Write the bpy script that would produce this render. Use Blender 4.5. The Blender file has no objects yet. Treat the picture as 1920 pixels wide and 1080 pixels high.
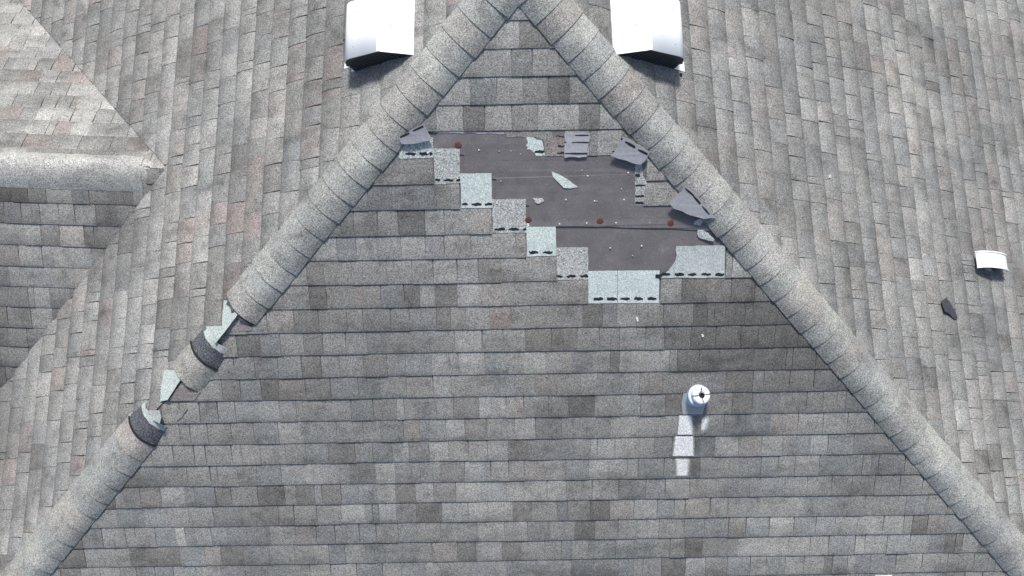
import bpy, math, random
from mathutils import Vector, Matrix, noise
random.seed(7)
scene = bpy.context.scene
V = Vector
U = 0.143                                   # one shingle course, measured along the slope (m)

# ------------------------------------------------------------------ camera
F_PX = 1959.24
th, ro, ya = 0.21858, -0.0220, 0.004716
CAM = V((-0.34190, -18.94189, 33.37948)) * U
M = Matrix.Rotation(ya, 3, 'Z') @ Matrix.Rotation(th, 3, 'X') @ Matrix.Rotation(ro, 3, 'Z')
cam = bpy.data.cameras.new('camera'); cam.sensor_width = 36.0; cam.lens = F_PX / 1920 * 36
cam.clip_start = 0.05; cam.clip_end = 500
co = bpy.data.objects.new('camera', cam); scene.collection.objects.link(co)
co.matrix_world = Matrix.Translation(CAM) @ M.to_4x4()
scene.camera = co

# ------------------------------------------------------------------ sky, sun, exposure
SUN_EL, SUN_AZ = math.radians(61), math.radians(89)      # azimuth counted from +x towards +y
w = bpy.data.worlds.new('World'); scene.world = w; w.use_nodes = True
nt = w.node_tree; nt.nodes.clear()
sky = nt.nodes.new('ShaderNodeTexSky'); sky.sky_type = 'NISHITA'; sky.sun_disc = False
sky.sun_elevation = SUN_EL; sky.sun_rotation = math.pi / 2 - SUN_AZ
sky.dust_density = 2.5; sky.air_density = 1.0
bg = nt.nodes.new('ShaderNodeBackground'); bg.inputs[1].default_value = 0.115
wo = nt.nodes.new('ShaderNodeOutputWorld')
nt.links.new(sky.outputs[0], bg.inputs[0]); nt.links.new(bg.outputs[0], wo.inputs[0])
sd = bpy.data.lights.new('sun', 'SUN'); sd.energy = 3.6; sd.angle = math.radians(8.0); sd.color = (1.0, 0.98, 0.935)
so = bpy.data.objects.new('sun', sd); scene.collection.objects.link(so)
sv = V((math.cos(SUN_EL) * math.cos(SUN_AZ), math.cos(SUN_EL) * math.sin(SUN_AZ), math.sin(SUN_EL)))
so.rotation_euler = sv.to_track_quat('Z', 'Y').to_euler()
vs = scene.view_settings
vs.view_transform = 'Standard'; vs.look = 'None'; vs.gamma = 1.0; vs.use_curve_mapping = False
vs.exposure = 0.24

# ------------------------------------------------------------------ slopes: plane frames
class Slope:
    def __init__(s, az, pitch, O=(0, 0, 0)):
        s.O = V(O)
        s.d = V((math.cos(az) * math.cos(pitch), math.sin(az) * math.cos(pitch), -math.sin(pitch)))
        s.c = V((-math.sin(az), math.cos(az), 0))
        s.n = s.d.cross(s.c)
        if s.n.z < 0: s.n = -s.n; s.c = -s.c
        s.n.normalize()
    def P(s, a, t, h=0.0): return s.O + s.d * a + s.c * t + s.n * h
    def st(s, X): r = X - s.O; return r.dot(s.d), r.dot(s.c)
def ray(px, py): return M @ V(((px - 960) / F_PX, -(py - 540) / F_PX, -1.0))
def on(S, px, py, h=0.0):                   # point of the real plane S (lifted h) that the photo shows at px, py
    r = ray(px, py); k = ((S.O + S.n * h - CAM).dot(S.n)) / r.dot(S.n)
    return S.st(CAM + r * k)
def proj(X):
    q = M.transposed() @ (X - CAM)
    return 960 + F_PX * q.x / -q.z, 540 - F_PX * q.y / -q.z
PF, PL, PR, PG = 0.58834, 0.57497, 0.581996, 0.56012
AG = -0.0542
front = Slope(-math.pi / 2, PF)
left = Slope(3.12168, PL)
right = Slope(0.018944, PR)
G0 = V((0, -4.576728, -9.900226)) * U
gup = Slope(AG + math.pi / 2, PG, G0)
glo = Slope(AG - math.pi / 2, PG, G0)
PH = dict(front=1.78291 * U, left=17.07689 * U, right=10.05706 * U, gup=1.05689 * U, glo=1.68191 * U)
def hipdir(a, b):
    u = a.n.cross(b.n).normalized(); return u if u.z < 0 else -u
uL, uR = hipdir(front, left), hipdir(front, right)
rd = V((math.cos(AG), math.sin(AG), 0)); GE = G0 + rd * (-(G0.dot(left.n)) / rd.dot(left.n))   # gable ridge meets left slope

# ------------------------------------------------------------------ materials
def mat(name):
    m = bpy.data.materials.new(name); m.use_nodes = True
    return m, m.node_tree, m.node_tree.nodes['Principled BSDF']
def N(nt, typ, **k):
    n = nt.nodes.new(typ)
    for a, b in k.items():
        if a.startswith('i_'): n.inputs[a[2:].replace('_', ' ')].default_value = b
        else: setattr(n, a, b)
    return n
def ramp(nt, pts, interp='LINEAR'):
    r = nt.nodes.new('ShaderNodeValToRGB'); r.color_ramp.interpolation = interp
    e = r.color_ramp.elements
    while len(e) > 1: e.remove(e[-1])
    e[0].position, e[0].color = pts[0][0], (*([pts[0][1]] * 3 if not isinstance(pts[0][1], tuple) else pts[0][1]), 1)
    for p, c in pts[1:]:
        x = e.new(p); x.color = (*([c] * 3 if not isinstance(c, tuple) else c), 1)
    return r
def mul(nt, a, b, fac=1.0):
    m = nt.nodes.new('ShaderNodeMix'); m.data_type = 'RGBA'; m.blend_type = 'MULTIPLY'; m.inputs[0].default_value = fac
    nt.links.new(a, m.inputs[6])
    nt.links.new(b, m.inputs[7])
    return m.outputs[2]
def granules(name, lo, hi, size=0.0042, dirt=0.5, bump=0.5, stainy=True, alpha=False, base=None):
    """mineral granules: cells of random grey that multiply the piece's own colour (point attribute 'tint')"""
    m, nt, b = mat(name); L = nt.links.new
    geo = N(nt, 'ShaderNodeNewGeometry')
    at = N(nt, 'ShaderNodeAttribute', attribute_name='tint')
    vo = N(nt, 'ShaderNodeTexVoronoi'); vo.inputs['Scale'].default_value = 1 / size
    L(geo.outputs['Position'], vo.inputs['Vector'])
    sep = N(nt, 'ShaderNodeSeparateColor'); L(vo.outputs['Color'], sep.inputs[0])
    r = ramp(nt, [(0.0, lo * .55), (0.18, lo), (0.5, 1.0), (0.82, hi), (0.96, hi * 1.25)]); L(sep.outputs[0], r.inputs[0])
    col = mul(nt, at.outputs['Color'], r.outputs[0])
    v2 = N(nt, 'ShaderNodeTexVoronoi'); v2.inputs['Scale'].default_value = 1 / (size * 2.6)
    L(geo.outputs['Position'], v2.inputs['Vector'])
    s2 = N(nt, 'ShaderNodeSeparateColor'); L(v2.outputs['Color'], s2.inputs[0])
    r2 = ramp(nt, [(0.0, (.93, .935, .945)), (0.5, (1, 1, 1)), (1.0, (1.06, 1.05, 1.03))]); L(s2.outputs[1], r2.inputs[0])
    col = mul(nt, col, r2.outputs[0])
    # patchy granule loss and grime
    n1 = N(nt, 'ShaderNodeTexNoise'); n1.inputs['Scale'].default_value = 9; n1.inputs['Detail'].default_value = 6; n1.inputs['Roughness'].default_value = .62
    L(geo.outputs['Position'], n1.inputs['Vector'])
    r3 = ramp(nt, [(0.30, 1 - .34 * dirt), (0.46, 1 - .06 * dirt), (0.60, 1.0), (0.76, 1 + .20 * dirt)]); L(n1.outputs[0], r3.inputs[0])
    col = mul(nt, col, r3.outputs[0])
    n2 = N(nt, 'ShaderNodeTexNoise'); n2.inputs['Scale'].default_value = 1.3; n2.inputs['Detail'].default_value = 3
    L(geo.outputs['Position'], n2.inputs['Vector'])
    r4 = ramp(nt, [(0.3, (.87, .88, .89)), (0.7, (1.10, 1.10, 1.08))]); L(n2.outputs[0], r4.inputs[0])
    col = mul(nt, col, r4.outputs[0])
    # smudges drawn out along the courses
    mp = N(nt, 'ShaderNodeMapping'); mp.inputs['Scale'].default_value = (2.2, 7.5, 7.5); L(geo.outputs['Position'], mp.inputs['Vector'])
    n5 = N(nt, 'ShaderNodeTexNoise'); n5.inputs['Scale'].default_value = 1.0; n5.inputs['Detail'].default_value = 5; n5.inputs['Roughness'].default_value = .6
    L(mp.outputs[0], n5.inputs['Vector'])
    r6 = ramp(nt, [(0.30, 1 - .30 * dirt), (0.45, 1 - .05 * dirt), (0.55, 1.0), (0.75, 1 + .12 * dirt)]); L(n5.outputs[0], r6.inputs[0])
    col = mul(nt, col, r6.outputs[0])
    L(col, b.inputs['Base Color']); b.inputs['Roughness'].default_value = .92; b.inputs['Specular IOR Level'].default_value = .25
    bp = N(nt, 'ShaderNodeBump'); bp.inputs['Strength'].default_value = bump; bp.inputs['Distance'].default_value = .0012
    L(sep.outputs[0], bp.inputs['Height']); L(bp.outputs[0], b.inputs['Normal'])
    if alpha:
        aa = N(nt, 'ShaderNodeAttribute', attribute_name='fade')
        ma = N(nt, 'ShaderNodeMath', operation='MULTIPLY_ADD'); L(sep.outputs[2], ma.inputs[0]); ma.inputs[1].default_value = .5; ma.inputs[2].default_value = -.25
        ad = N(nt, 'ShaderNodeMath', operation='ADD'); L(aa.outputs['Fac'], ad.inputs[0]); L(ma.outputs[0], ad.inputs[1]); ad.use_clamp = True
        mx = N(nt, 'ShaderNodeMath', operation='MULTIPLY'); L(ad.outputs[0], mx.inputs[0]); L(aa.outputs['Fac'], mx.inputs[1]); mx.use_clamp = True
        L(mx.outputs[0], b.inputs['Alpha'])
    return m
M_SH = granules('shingle_granules', .66, 1.36, .0033, 1.0)
M_CAP = granules('cap_granules', .62, 1.36, .0034, .9)
M_MINT = granules('pale_headlap_granules', .84, 1.10, .0034, .3)
M_SALT = granules('speckled_headlap_granules', .62, 1.30, .0042, .3)
M_DARK = granules('bare_asphalt_granules', .5, 1.9, .0036, .5)
M_STAIN_GLARE = granules('mineral_wash_and_glare', .90, 1.08, .0038, .3, alpha=True)

def simple(name, color, rough=.6, metal=0.0, noise_scale=None, amt=.15, spec=.5, bump=0.0):
    m, nt, b = mat(name); L = nt.links.new
    b.inputs['Roughness'].default_value = rough; b.inputs['Metallic'].default_value = metal
    b.inputs['Specular IOR Level'].default_value = spec
    b.inputs['Base Color'].default_value = (*color, 1)
    if noise_scale:
        geo = N(nt, 'ShaderNodeNewGeometry')
        n = N(nt, 'ShaderNodeTexNoise'); n.inputs['Scale'].default_value = noise_scale; n.inputs['Detail'].default_value = 7; n.inputs['Roughness'].default_value = .65
        L(geo.outputs['Position'], n.inputs['Vector'])
        r = ramp(nt, [(.3, tuple(c * (1 - amt) for c in color)), (.7, tuple(min(1, c * (1 + amt)) for c in color))]); L(n.outputs[0], r.inputs[0])
        L(r.outputs[0], b.inputs['Base Color'])
        if bump:
            bp = N(nt, 'ShaderNodeBump'); bp.inputs['Strength'].default_value = bump; bp.inputs['Distance'].default_value = .002
            L(n.outputs[0], bp.inputs['Height']); L(bp.outputs[0], b.inputs['Normal'])
    return m
def felt_mat():
    m, nt, b = mat('felt'); L = nt.links.new
    geo = N(nt, 'ShaderNodeNewGeometry')
    n = N(nt, 'ShaderNodeTexNoise'); n.inputs['Scale'].default_value = 260; n.inputs['Detail'].default_value = 3
    n2 = N(nt, 'ShaderNodeTexNoise'); n2.inputs['Scale'].default_value = 7; n2.inputs['Detail'].default_value = 6; n2.inputs['Roughness'].default_value = .7
    for x in (n, n2): L(geo.outputs['Position'], x.inputs['Vector'])
    r = ramp(nt, [(.3, (.122, .113, .116)), (.55, (.168, .157, .160)), (.75, (.235, .221, .225))]); L(n.outputs[0], r.inputs[0])
    r2 = ramp(nt, [(.28, .76), (.48, .98), (.6, 1.08), (.74, 1.5)]); L(n2.outputs[0], r2.inputs[0])
    L(mul(nt, r.outputs[0], r2.outputs[0]), b.inputs['Base Color'])
    b.inputs['Roughness'].default_value = .85; b.inputs['Specular IOR Level'].default_value = .3
    bp = N(nt, 'ShaderNodeBump'); bp.inputs['Strength'].default_value = .6; bp.inputs['Distance'].default_value = .004
    L(n2.outputs[0], bp.inputs['Height']); L(bp.outputs[0], b.inputs['Normal'])
    return m
M_FELT = felt_mat()
M_BACK = simple('shingle_underside', (.35, .35, .378), .85, 0, 60, .14, .3, .3)
M_TAR = simple('tar', (.018, .018, .019), .55, 0, 200, .4)
M_WHITE = simple('white_painted_metal', (.86, .87, .88), .42, 0, 30, .02)
M_BLACK = simple('black_plastic', (.012, .013, .016), .45, 0)
M_PVC = simple('pipe_white', (.80, .82, .86), .35, 0, 40, .04)
M_ALU = simple('galvanised_flashing', (.42, .43, .45), .5, .3, 90, .12)
M_RUST = simple('rusty_cap', (.125, .048, .034), .8, .0, 220, .45, .3, .4)
M_NAIL = simple('nail_head', (.80, .80, .80), .35, .3)
M_COLLAR = simple('blue_shade_collar', (.55, .66, .83), .5, 0, 50, .06)  # blue of the unlit side, put into the collar and pipe wall colour
M_HOLE = simple('hole', (.015, .010, .008), .9)
M_SLATE = simple('dark_scrap', (.055, .058, .07), .7, 0, 60, .3, .3, .4)
M_GROUND = simple('lawn', (.05, .075, .03), .95, 0, .5, .3)

# ------------------------------------------------------------------ mesh helpers
def link(o, parent=None):
    scene.collection.objects.link(o)
    if parent: o.parent = parent
    return o
def mesh(name, vs_, fs, m, parent=None, tint=None, fade=None, smooth=False, origin=None, label=None, kind=None):
    me = bpy.data.meshes.new(name)
    if origin is None:
        k = len(vs_); origin = V((sum(v.x for v in vs_) / k, sum(v.y for v in vs_) / k, sum(v.z for v in vs_) / k))
    me.from_pydata([tuple(v - origin) for v in vs_], [], fs)
    if tint is not None:
        a = me.attributes.new('tint', 'FLOAT_COLOR', 'POINT')
        if isinstance(tint, list): flat = [x for c in tint for x in (*c, 1.0)]
        else: flat = [*tint, 1.0] * len(vs_)
        a.data.foreach_set('color', flat)
    if fade is not None:
        a = me.attributes.new('fade', 'FLOAT', 'POINT'); a.data.foreach_set('value', fade)
    me.materials.append(m)
    if smooth: me.polygons.foreach_set('use_smooth', [True] * len(me.polygons))
    me.update()
    o = bpy.data.objects.new(name, me); o.location = origin
    link(o)
    if parent:
        o.parent = parent; o.matrix_parent_inverse = parent.matrix_world.inverted() if False else Matrix.Translation(-parent.location)
    if label: o['label'] = label
    if kind: o['kind'] = kind
    return o
def empty(name, loc, label=None, cat=None, kind=None, group=None):
    o = bpy.data.objects.new(name, None); o.location = loc; o.empty_display_size = .05; link(o)
    if label: o['label'] = label
    if cat: o['category'] = cat
    if kind: o['kind'] = kind
    if group: o['group'] = group
    return o
def tag(o, label, cat, group=None):
    o['label'] = label; o['category'] = cat
    if group: o['group'] = group
    return o
def clip_half(poly, f):
    """poly of (s,t); keep where f(s,t) >= 0"""
    out = []
    for i in range(len(poly)):
        a, b = poly[i], poly[(i + 1) % len(poly)]
        fa, fb = f(*a), f(*b)
        if fa >= 0: out.append(a)
        if (fa >= 0) != (fb >= 0):
            k = fa / (fa - fb); out.append((a[0] + (b[0] - a[0]) * k, a[1] + (b[1] - a[1]) * k))
    return out
def area(p): return .5 * sum(p[i][0] * p[(i + 1) % len(p)][1] - p[(i + 1) % len(p)][0] * p[i][1] for i in range(len(p)))
def slab(S, poly, hf, base=0.0005, cuts=()):
    """a thin piece on slope S: outline poly in (s,t), top at hf(s,t), sides down to base; split at the s values in cuts"""
    if area(poly) < 0: poly = poly[::-1]
    parts = [poly]
    for c in cuts:
        nx = []
        for q in parts:
            a = clip_half(q, lambda s, t: c - s); b = clip_half(q, lambda s, t: s - c)
            nx += [x for x in (a, b) if len(x) > 2 and abs(area(x)) > 1e-8]
        parts = nx
    vs_, fs = [], []; idx = {}
    def vi(s, t, top):
        k = (round(s, 6), round(t, 6), top)
        if k not in idx:
            idx[k] = len(vs_)
            h = hf(s, t) if top else (base(s, t) if callable(base) else base)
            vs_.append(S.P(s, t, h))
        return idx[k]
    for q in parts:
        f = [vi(s, t, 1) for s, t in q]
        f2 = []
        for x in f:
            if not f2 or f2[-1] != x: f2.append(x)
        if len(f2) > 2 and f2[0] == f2[-1]: f2.pop()
        if len(f2) > 2: fs.append(f2)
        for i in range(len(q)):
            a, b = q[i], q[(i + 1) % len(q)]
            if any(abs(a[0] - c) < 1e-7 and abs(b[0] - c) < 1e-7 for c in cuts): continue
            f = [vi(*a, 1), vi(*a, 0), vi(*b, 0), vi(*b, 1)]
            if len(set(f)) == 4: fs.append(f)
    return vs_, fs

# ------------------------------------------------------------------ shingle tones (base colours)
TONE = dict(l=(.330, .322, .306), m=(.272, .266, .254), b=(.231, .232, .229), d=(.187, .178, .169), r=(.284, .242, .226), g=(.250, .247, .236), w=(.40, .395, .375), t=(.278, .258, .240))
def tone(seq):
    k = random.choice(seq); c = TONE[k]; j = random.uniform(.92, 1.08); hue = random.uniform(-.012, .012)
    return (c[0] * j * (1 + hue), c[1] * j, c[2] * j * (1 - hue))
FRONT_T = 'lmmmgggbbbbmmtdd'
LEFT_T = 'lllmmmmmmgggbbttdr'
RIGHT_T = 'lmmmmmgggbbbtdt'
GABLE_T = 'lllmmggbdr'

def build_slope(name, S, phase, clip, srange, trange, seq, label, tabw=(.095, .165), fixed=None, missing=None, bulge=.0015, deck=None, clear=None, low=.0080, high=.0112, zones=(), vfix=False, calm=.12, grad=.10):
    root = empty(name, S.P(0, 0) if name != 'front_roof_slope' else V((0, 0, 0)), kind='structure', label=label)
    # decking / felt below
    tabs = []
    n0 = math.floor((srange[0] - phase) / U); n1 = math.ceil((srange[1] - phase) / U)
    for n in range(n0, n1 + 1):
        sb = phase + n * U; sa = sb - U
        if sb < srange[0]: continue
        # joints along the course
        t = trange[0] + random.uniform(-.2, 0); js = [t]
        while t < trange[1]:
            t += random.uniform(*tabw) if random.random() > .12 else random.uniform(.035, .07)
            js.append(t)
        tones = {}
        if fixed and n in fixed:
            fx = sorted(fixed[n][0]); 
            js = [x for x in js if x < fx[0] - .05 or x > fx[-1] + .05] + fx
            js.sort()
            if fixed[n][1]:
                for x, k in zip(fx, fixed[n][1]): tones[round(x, 5)] = k
        lift = random.random() > .5; off = 0; cnt = 0
        for i in range(len(js) - 1):
            ta, tb = js[i], js[i + 1]
            tm = (ta + tb) / 2
            if missing and n in missing and any(a < tm < b for a, b in missing[n]): continue
            if cnt <= 0: off = random.uniform(-.0022, .0022); cnt = random.randint(4, 8)
            cnt -= 1
            lift = (not lift) if random.random() < .55 else lift
            wob = .0035 * noise.noise(V((tm * 1.1, n * 3.7, 0)))
            sbb = sb + off + wob
            tp = random.uniform(.001, .006) * (1 if lift else -.4)      # raised teeth taper
            up = .022
            poly = [(sa - up, ta + .0003 + max(0, tp)), (sbb, ta + .0003), (sbb, tb - .0003), (sa - up, tb - .0003 - max(0, tp))]
            if sa < .05: poly = clip_half(poly, lambda s, t: s - .003)
            for f in clip: 
                poly = clip_half(poly, f)
                if len(poly) < 3: break
            if vfix and len(poly) > 2 and sbb > ends - .05:
                gs = gup if S.P((sa + sbb) / 2, tm).y > GE.y else glo
                mg = -.008 if gs is gup else .012
                poly = clip_half(poly, lambda s, t: (S.P(s, t) - gs.O).dot(gs.n) + mg)
            if len(poly) < 3 or abs(area(poly)) < 4e-4: continue
            if clear and clear((sa + sbb) / 2, tm): continue
            hb = (high if lift else low) + random.uniform(-.0006, .0008)
            if random.random() < .05: hb += .0025
            def hf(s, t, sa=sa, sbb=sbb, hb=hb):
                u = (s - sa) / (sbb - sa)
                if u < 0: return max(.0012, .002 + u * .004)
                u = min(u, 1)
                return .002 + (hb - .002) * u ** .9 + bulge * math.sin(math.pi * min(1, u)) - (.0009 + bulge * .3) * max(0, (u - .86) / .14) ** 2
            cuts = [sa + .004, sa + U * .3, sa + U * .6, sa + U * .87]
            key = round(ta, 5)
            col = tone(tones[key]) if key in tones else tone(seq)
            col = tuple(x * (1 - calm) + y * calm for x, y in zip(col, (.265, .259, .248)))
            if name == 'gable_near_slope': col = tuple(x * (.96 + .24 * noise.noise(V((tm * 5, n * .2, 2)))) for x in col)
            pn = 1 + .34 * noise.noise(V((tm * 1.6, (sa + sbb) * 1.4, len(name)))) ; col = tuple(x * pn for x in col)
            for (zf, zc) in zones:
                kz = zf((sa + sbb) / 2, tm)
                if kz > 0: col = tuple(a * (1 - kz) + b * kz for a, b in zip(col, zc))
            vs_, fs = slab(S, poly, hf, .0004, cuts)
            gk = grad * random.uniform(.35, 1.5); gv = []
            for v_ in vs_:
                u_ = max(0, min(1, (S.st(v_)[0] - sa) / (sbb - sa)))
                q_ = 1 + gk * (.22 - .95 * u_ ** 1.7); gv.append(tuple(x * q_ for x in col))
            cx = V((0, 0, 0))
            for s_, t_ in poly: cx += S.P(s_, t_)
            cx /= len(poly); px, py = proj(cx)
            pp = [proj(S.P(*q)) for q in poly]
            ar = abs(area(pp)) if (0 <= px <= 1920 and 0 <= py <= 1080) else -1
            tabs.append((ar, vs_, fs, gv))
    tabs.sort(key=lambda x: -x[0])
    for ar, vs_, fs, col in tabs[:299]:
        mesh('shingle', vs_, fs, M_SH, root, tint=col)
    rest = tabs[299:]
    if rest:
        av, af, ac = [], [], []
        for ar, vs_, fs, col in rest:
            o = len(av); av += vs_; af += [[i + o for i in f] for f in fs]; ac += col
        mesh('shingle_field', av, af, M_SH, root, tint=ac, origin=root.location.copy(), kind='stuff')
    return root

# ------------------------------------------------------------------ ground far below, and the roof slopes
mesh('ground', [V((-150, -150, -6.5)), V((150, -150, -6.5)), V((150, 150, -6.5)), V((-150, 150, -6.5))], [[0, 1, 2, 3]], M_GROUND, kind='structure')

def hipside(S, u, sgn_pt, inset=0.0):
    """half-plane of slope S on the side of hip line u that holds sgn_pt"""
    s0, t0 = S.st(V((0, 0, 0))); s1, t1 = S.st(u)
    nx, ny = -(t1 - t0), (s1 - s0); k = math.hypot(nx, ny); nx /= k; ny /= k
    if nx * (sgn_pt[0] - s0) + ny * (sgn_pt[1] - t0) < 0: nx, ny = -nx, -ny
    return lambda s, t: nx * (s - s0) + ny * (t - t0) - inset
SF = front.st(V((0, -1, -.667)))
f1, f2 = hipside(front, uL, SF, .004), hipside(front, uR, SF, .004)

YL = {0: 35, 1: 88, 2: 141, 3: 193, 4: 246, 5: 293, 6: 342, 7: 390, 8: 437, 9: 481, 10: 525, 11: 569, 12: 612}
def ft(n, px): return on(front, px, (YL[n] + YL[n - 1]) / 2)[1]
cs = 1 if front.c.x > 0 else -1
raw = {1: ([930, 973, 1030], 'ldm'), 2: ([860, 907, 958, 998, 1048, 1090], 'mlblmm'), 3: ([820, 881, 931, 981, 1027, 1068, 1110], 'lblmdlm'[0:7]),
       4: ([780, 818, 868, 909, 960, 1008, 1037, 1085, 1125, 1170], 'bldlglldlm'),
       5: ([1000, 1058, 1105, 1120, 1165], 'tlglm'),
       6: ([700, 762, 812, 1200, 1212, 1245], 'mmmllm'), 7: ([690, 735, 818, 845, 862, 1191, 1207, 1275], 'bbmltllm'),
       8: ([663, 708, 747, 797, 833, 880, 922], 'mldlmtm'), 9: ([668, 707, 752, 797, 833, 883, 967, 987], 'lmlmtmtl'),
       10: ([726, 772, 812, 857, 897, 940, 990, 1043, 1360, 1372, 1420], 'lmlmdmmmlwl'), 11: ([665, 713, 758, 787, 815, 858, 897, 943, 982, 1027, 1065, 1103, 1238, 1278, 1325, 1370, 1415], 'tbdmdltmmmtbmdmdm'),
       12: ([680, 732, 768, 818, 845, 873, 918, 958, 995, 1050, 1092, 1130, 1157, 1193, 1243, 1300], 'gmbdmmrmmmdblmmdm')}
fixed = {}
for n, (xs, tn) in raw.items():
    fixed[n] = ([ft(n, x) for x in xs], tn)
    if cs < 0: fixed[n] = (fixed[n][0][::-1], tn[::-1])
def rng(n, a, b):
    x, y = ft(n, a), ft(n, b); return (min(x, y) - 1e-4, max(x, y) + 1e-4)
missing = {5: [rng(5, 560, 1058)], 6: [rng(6, 812, 1212)], 7: [rng(7, 862, 1207)], 8: [rng(8, 922, 1500)], 9: [rng(9, 987, 1500)], 10: [rng(10, 1043, 1360)], 11: [rng(11, 1103, 1238)]}
dx0, dt0 = on(front, 1420, 560); 
def darkzone(s, t):          # older, darker shingles right of the bare patch
    x, y = proj(front.P(s, t)); 
    return .85 * max(0, min(1, (x - 1230) / 60)) * max(0, min(1, (y - 530) / 20)) * max(0, min(1, (790 - y) / 130))
FR = build_slope('front_roof_slope', front, PH['front'], [f1, f2], (0, 4.5), (-4.3, 4.3), FRONT_T, 'front hip roof slope of grey laminated shingles with a bare torn patch', fixed=fixed, missing=missing, bulge=.0010, low=.0088, high=.0110, zones=[(darkzone, (.122, .117, .112))])
SL = left.st(V((-1, 0, -.65)))
l1 = hipside(left, uL, SL, .004)
ends, endt = left.st(GE)
def in_gable(s, t):
    X = left.P(s, t)
    return (X - gup.O).dot(gup.n) < -.05 and (X - glo.O).dot(glo.n) < -.05
LS = build_slope('left_roof_slope', left, PH['left'] - 17 * U, [l1], (.0, 5.4), (-4.6, 2.4) if left.c.y > 0 else (-2.4, 4.6), LEFT_T, 'left roof slope of grey and rose shingles', clear=in_gable, vfix=True, tabw=(.115, .20), calm=.35, grad=.30, bulge=.0062)
SR = right.st(V((1, 0, -.65)))
r1 = hipside(right, uR, SR, .004)
RS = build_slope('right_roof_slope', right, PH['right'] - 10 * U, [r1], (.0, 5.4), (-4.6, 2.4) if right.c.y > 0 else (-2.4, 4.6), RIGHT_T, 'right roof slope of grey and brown shingles', tabw=(.115, .20), calm=.35, grad=.30, bulge=.0062)
def vclip(S, inset): 
    return lambda s, t: (S.P(s, t) - left.O).dot(left.n) - inset
gt = (-2.6, -1.2)
def gtr(S): 
    a = S.st(V((-2.0, 0, 0)))[1]; b = S.st(V((-5.6, 0, 0)))[1]; return (min(a, b), max(a, b))
GU = build_slope('gable_far_slope', gup, PH['gup'] - 1 * U, [vclip(gup, -.001)], (.0, 1.9), gtr(gup), 'llllwmmmgr', 'sunlit far slope of the cross gable at the left edge', calm=.45, grad=.24, bulge=.003, low=.012, high=.015)
GL = build_slope('gable_near_slope', glo, PH['glo'] - 1 * U, [vclip(glo, -.001)], (.0, 2.2), gtr(glo), 'mmggbddtml', 'near slope of the cross gable at the left edge', grad=.18, bulge=.002)

# decking under every slope (felt on top)
def deck(S, poly, parent, h=-.001, name='roof_deck'):
    vs_, fs = slab(S, poly, lambda s, t: h, h - .018)
    return mesh(name, vs_, fs, M_FELT, parent, origin=parent.location.copy())
def hp(S, pts): return [S.st(p) for p in pts]
deck(front, hp(front, [V((0, 0, 0)), uL * 7.5, uR * 7.5]), FR)
deck(left, hp(left, [V((0, 0, 0)), uL * 7.5]) + [(left.st(uL * 7.5)[0], left.st(V((0, 2.6, 0)))[1]), (0, left.st(V((0, 2.6, 0)))[1])], LS)
deck(right, hp(right, [V((0, 0, 0)), uR * 7.5]) + [(right.st(uR * 7.5)[0], right.st(V((0, 2.6, 0)))[1]), (0, right.st(V((0, 2.6, 0)))[1])], RS)
def gdeck(S, sm, par):
    a, b = gtr(S); poly = [(0, a), (sm, a), (sm, b), (0, b)]
    poly = clip_half(poly, vclip(S, -.002))
    deck(S, poly, par)
gdeck(gup, 1.95, GU); gdeck(glo, 2.25, GL)

# underlayment sheets seen in the bare patch: the upper one laps over the lower
def px_poly(S, pts, h=0.0): return [on(S, x, y, h) for x, y in pts]
def strip_cuts(poly, k):
    s = [q[0] for q in poly]; a, b = min(s), max(s); return [a + (b - a) * i / k for i in range(1, k)]
lapline = [(1480, 440), (1400, 436), (1300, 431), (1262, 429), (1215, 427.5), (1170, 426.5), (1140, 425), (1120, 425.5), (1090, 424), (1043, 424), (985, 424), (940, 424)]
up = px_poly(front, [(820, 232), (1230, 232), (1480, 400)] + lapline[:-2] + [(992, 424), (992, 385), (930, 385), (930, 335), (870, 335), (870, 290), (820, 290)], .003)
for _f in (f1, f2): up = clip_half(up, _f)
def wavy(s, t): return .0036 + .0030 * (noise.noise(V((t * 7, s * 16, 0)))) + (.0026 if s > up_s - .03 else 0) * (0.5 + noise.noise(V((t * 14, 5, 0))))
up_s = on(front, 1170, 426)[0]
vs_, fs = slab(front, up, wavy, .0002, strip_cuts(up, 22))
mesh('underlayment', vs_, fs, M_FELT, FR, smooth=False, label='upper felt sheet with a wavy lapped lower edge')

# ------------------------------------------------------------------ exposed headlaps of the staircase, with sealant dashes
MINT = (.60, .665, .640); SALT = (.40, .40, .39); PALE = (.50, .535, .525)
def rag(pts, amp, seed, closed=True, step=6.0):
    """subdivide an image outline and roughen it"""
    r = random.Random(seed); out = []
    for i in range(len(pts)):
        a, b = pts[i], pts[(i + 1) % len(pts)]
        L_ = math.hypot(b[0] - a[0], b[1] - a[1]); k = max(1, int(L_ / step))
        for j in range(k):
            f = j / k; out.append((a[0] + (b[0] - a[0]) * f + (r.uniform(-amp, amp) if j else 0), a[1] + (b[1] - a[1]) * f + (r.uniform(-amp, amp) if j else 0)))
    return out
def flatpiece(name, S, pts, h, m, parent, tint=None, th=.0028, label=None, hfun=None):
    poly = px_poly(S, pts, h)
    vs_, fs = slab(S, poly, hfun or (lambda s, t: h), h - th)
    return mesh(name, vs_, fs, m, parent, tint=tint, label=label)
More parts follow.
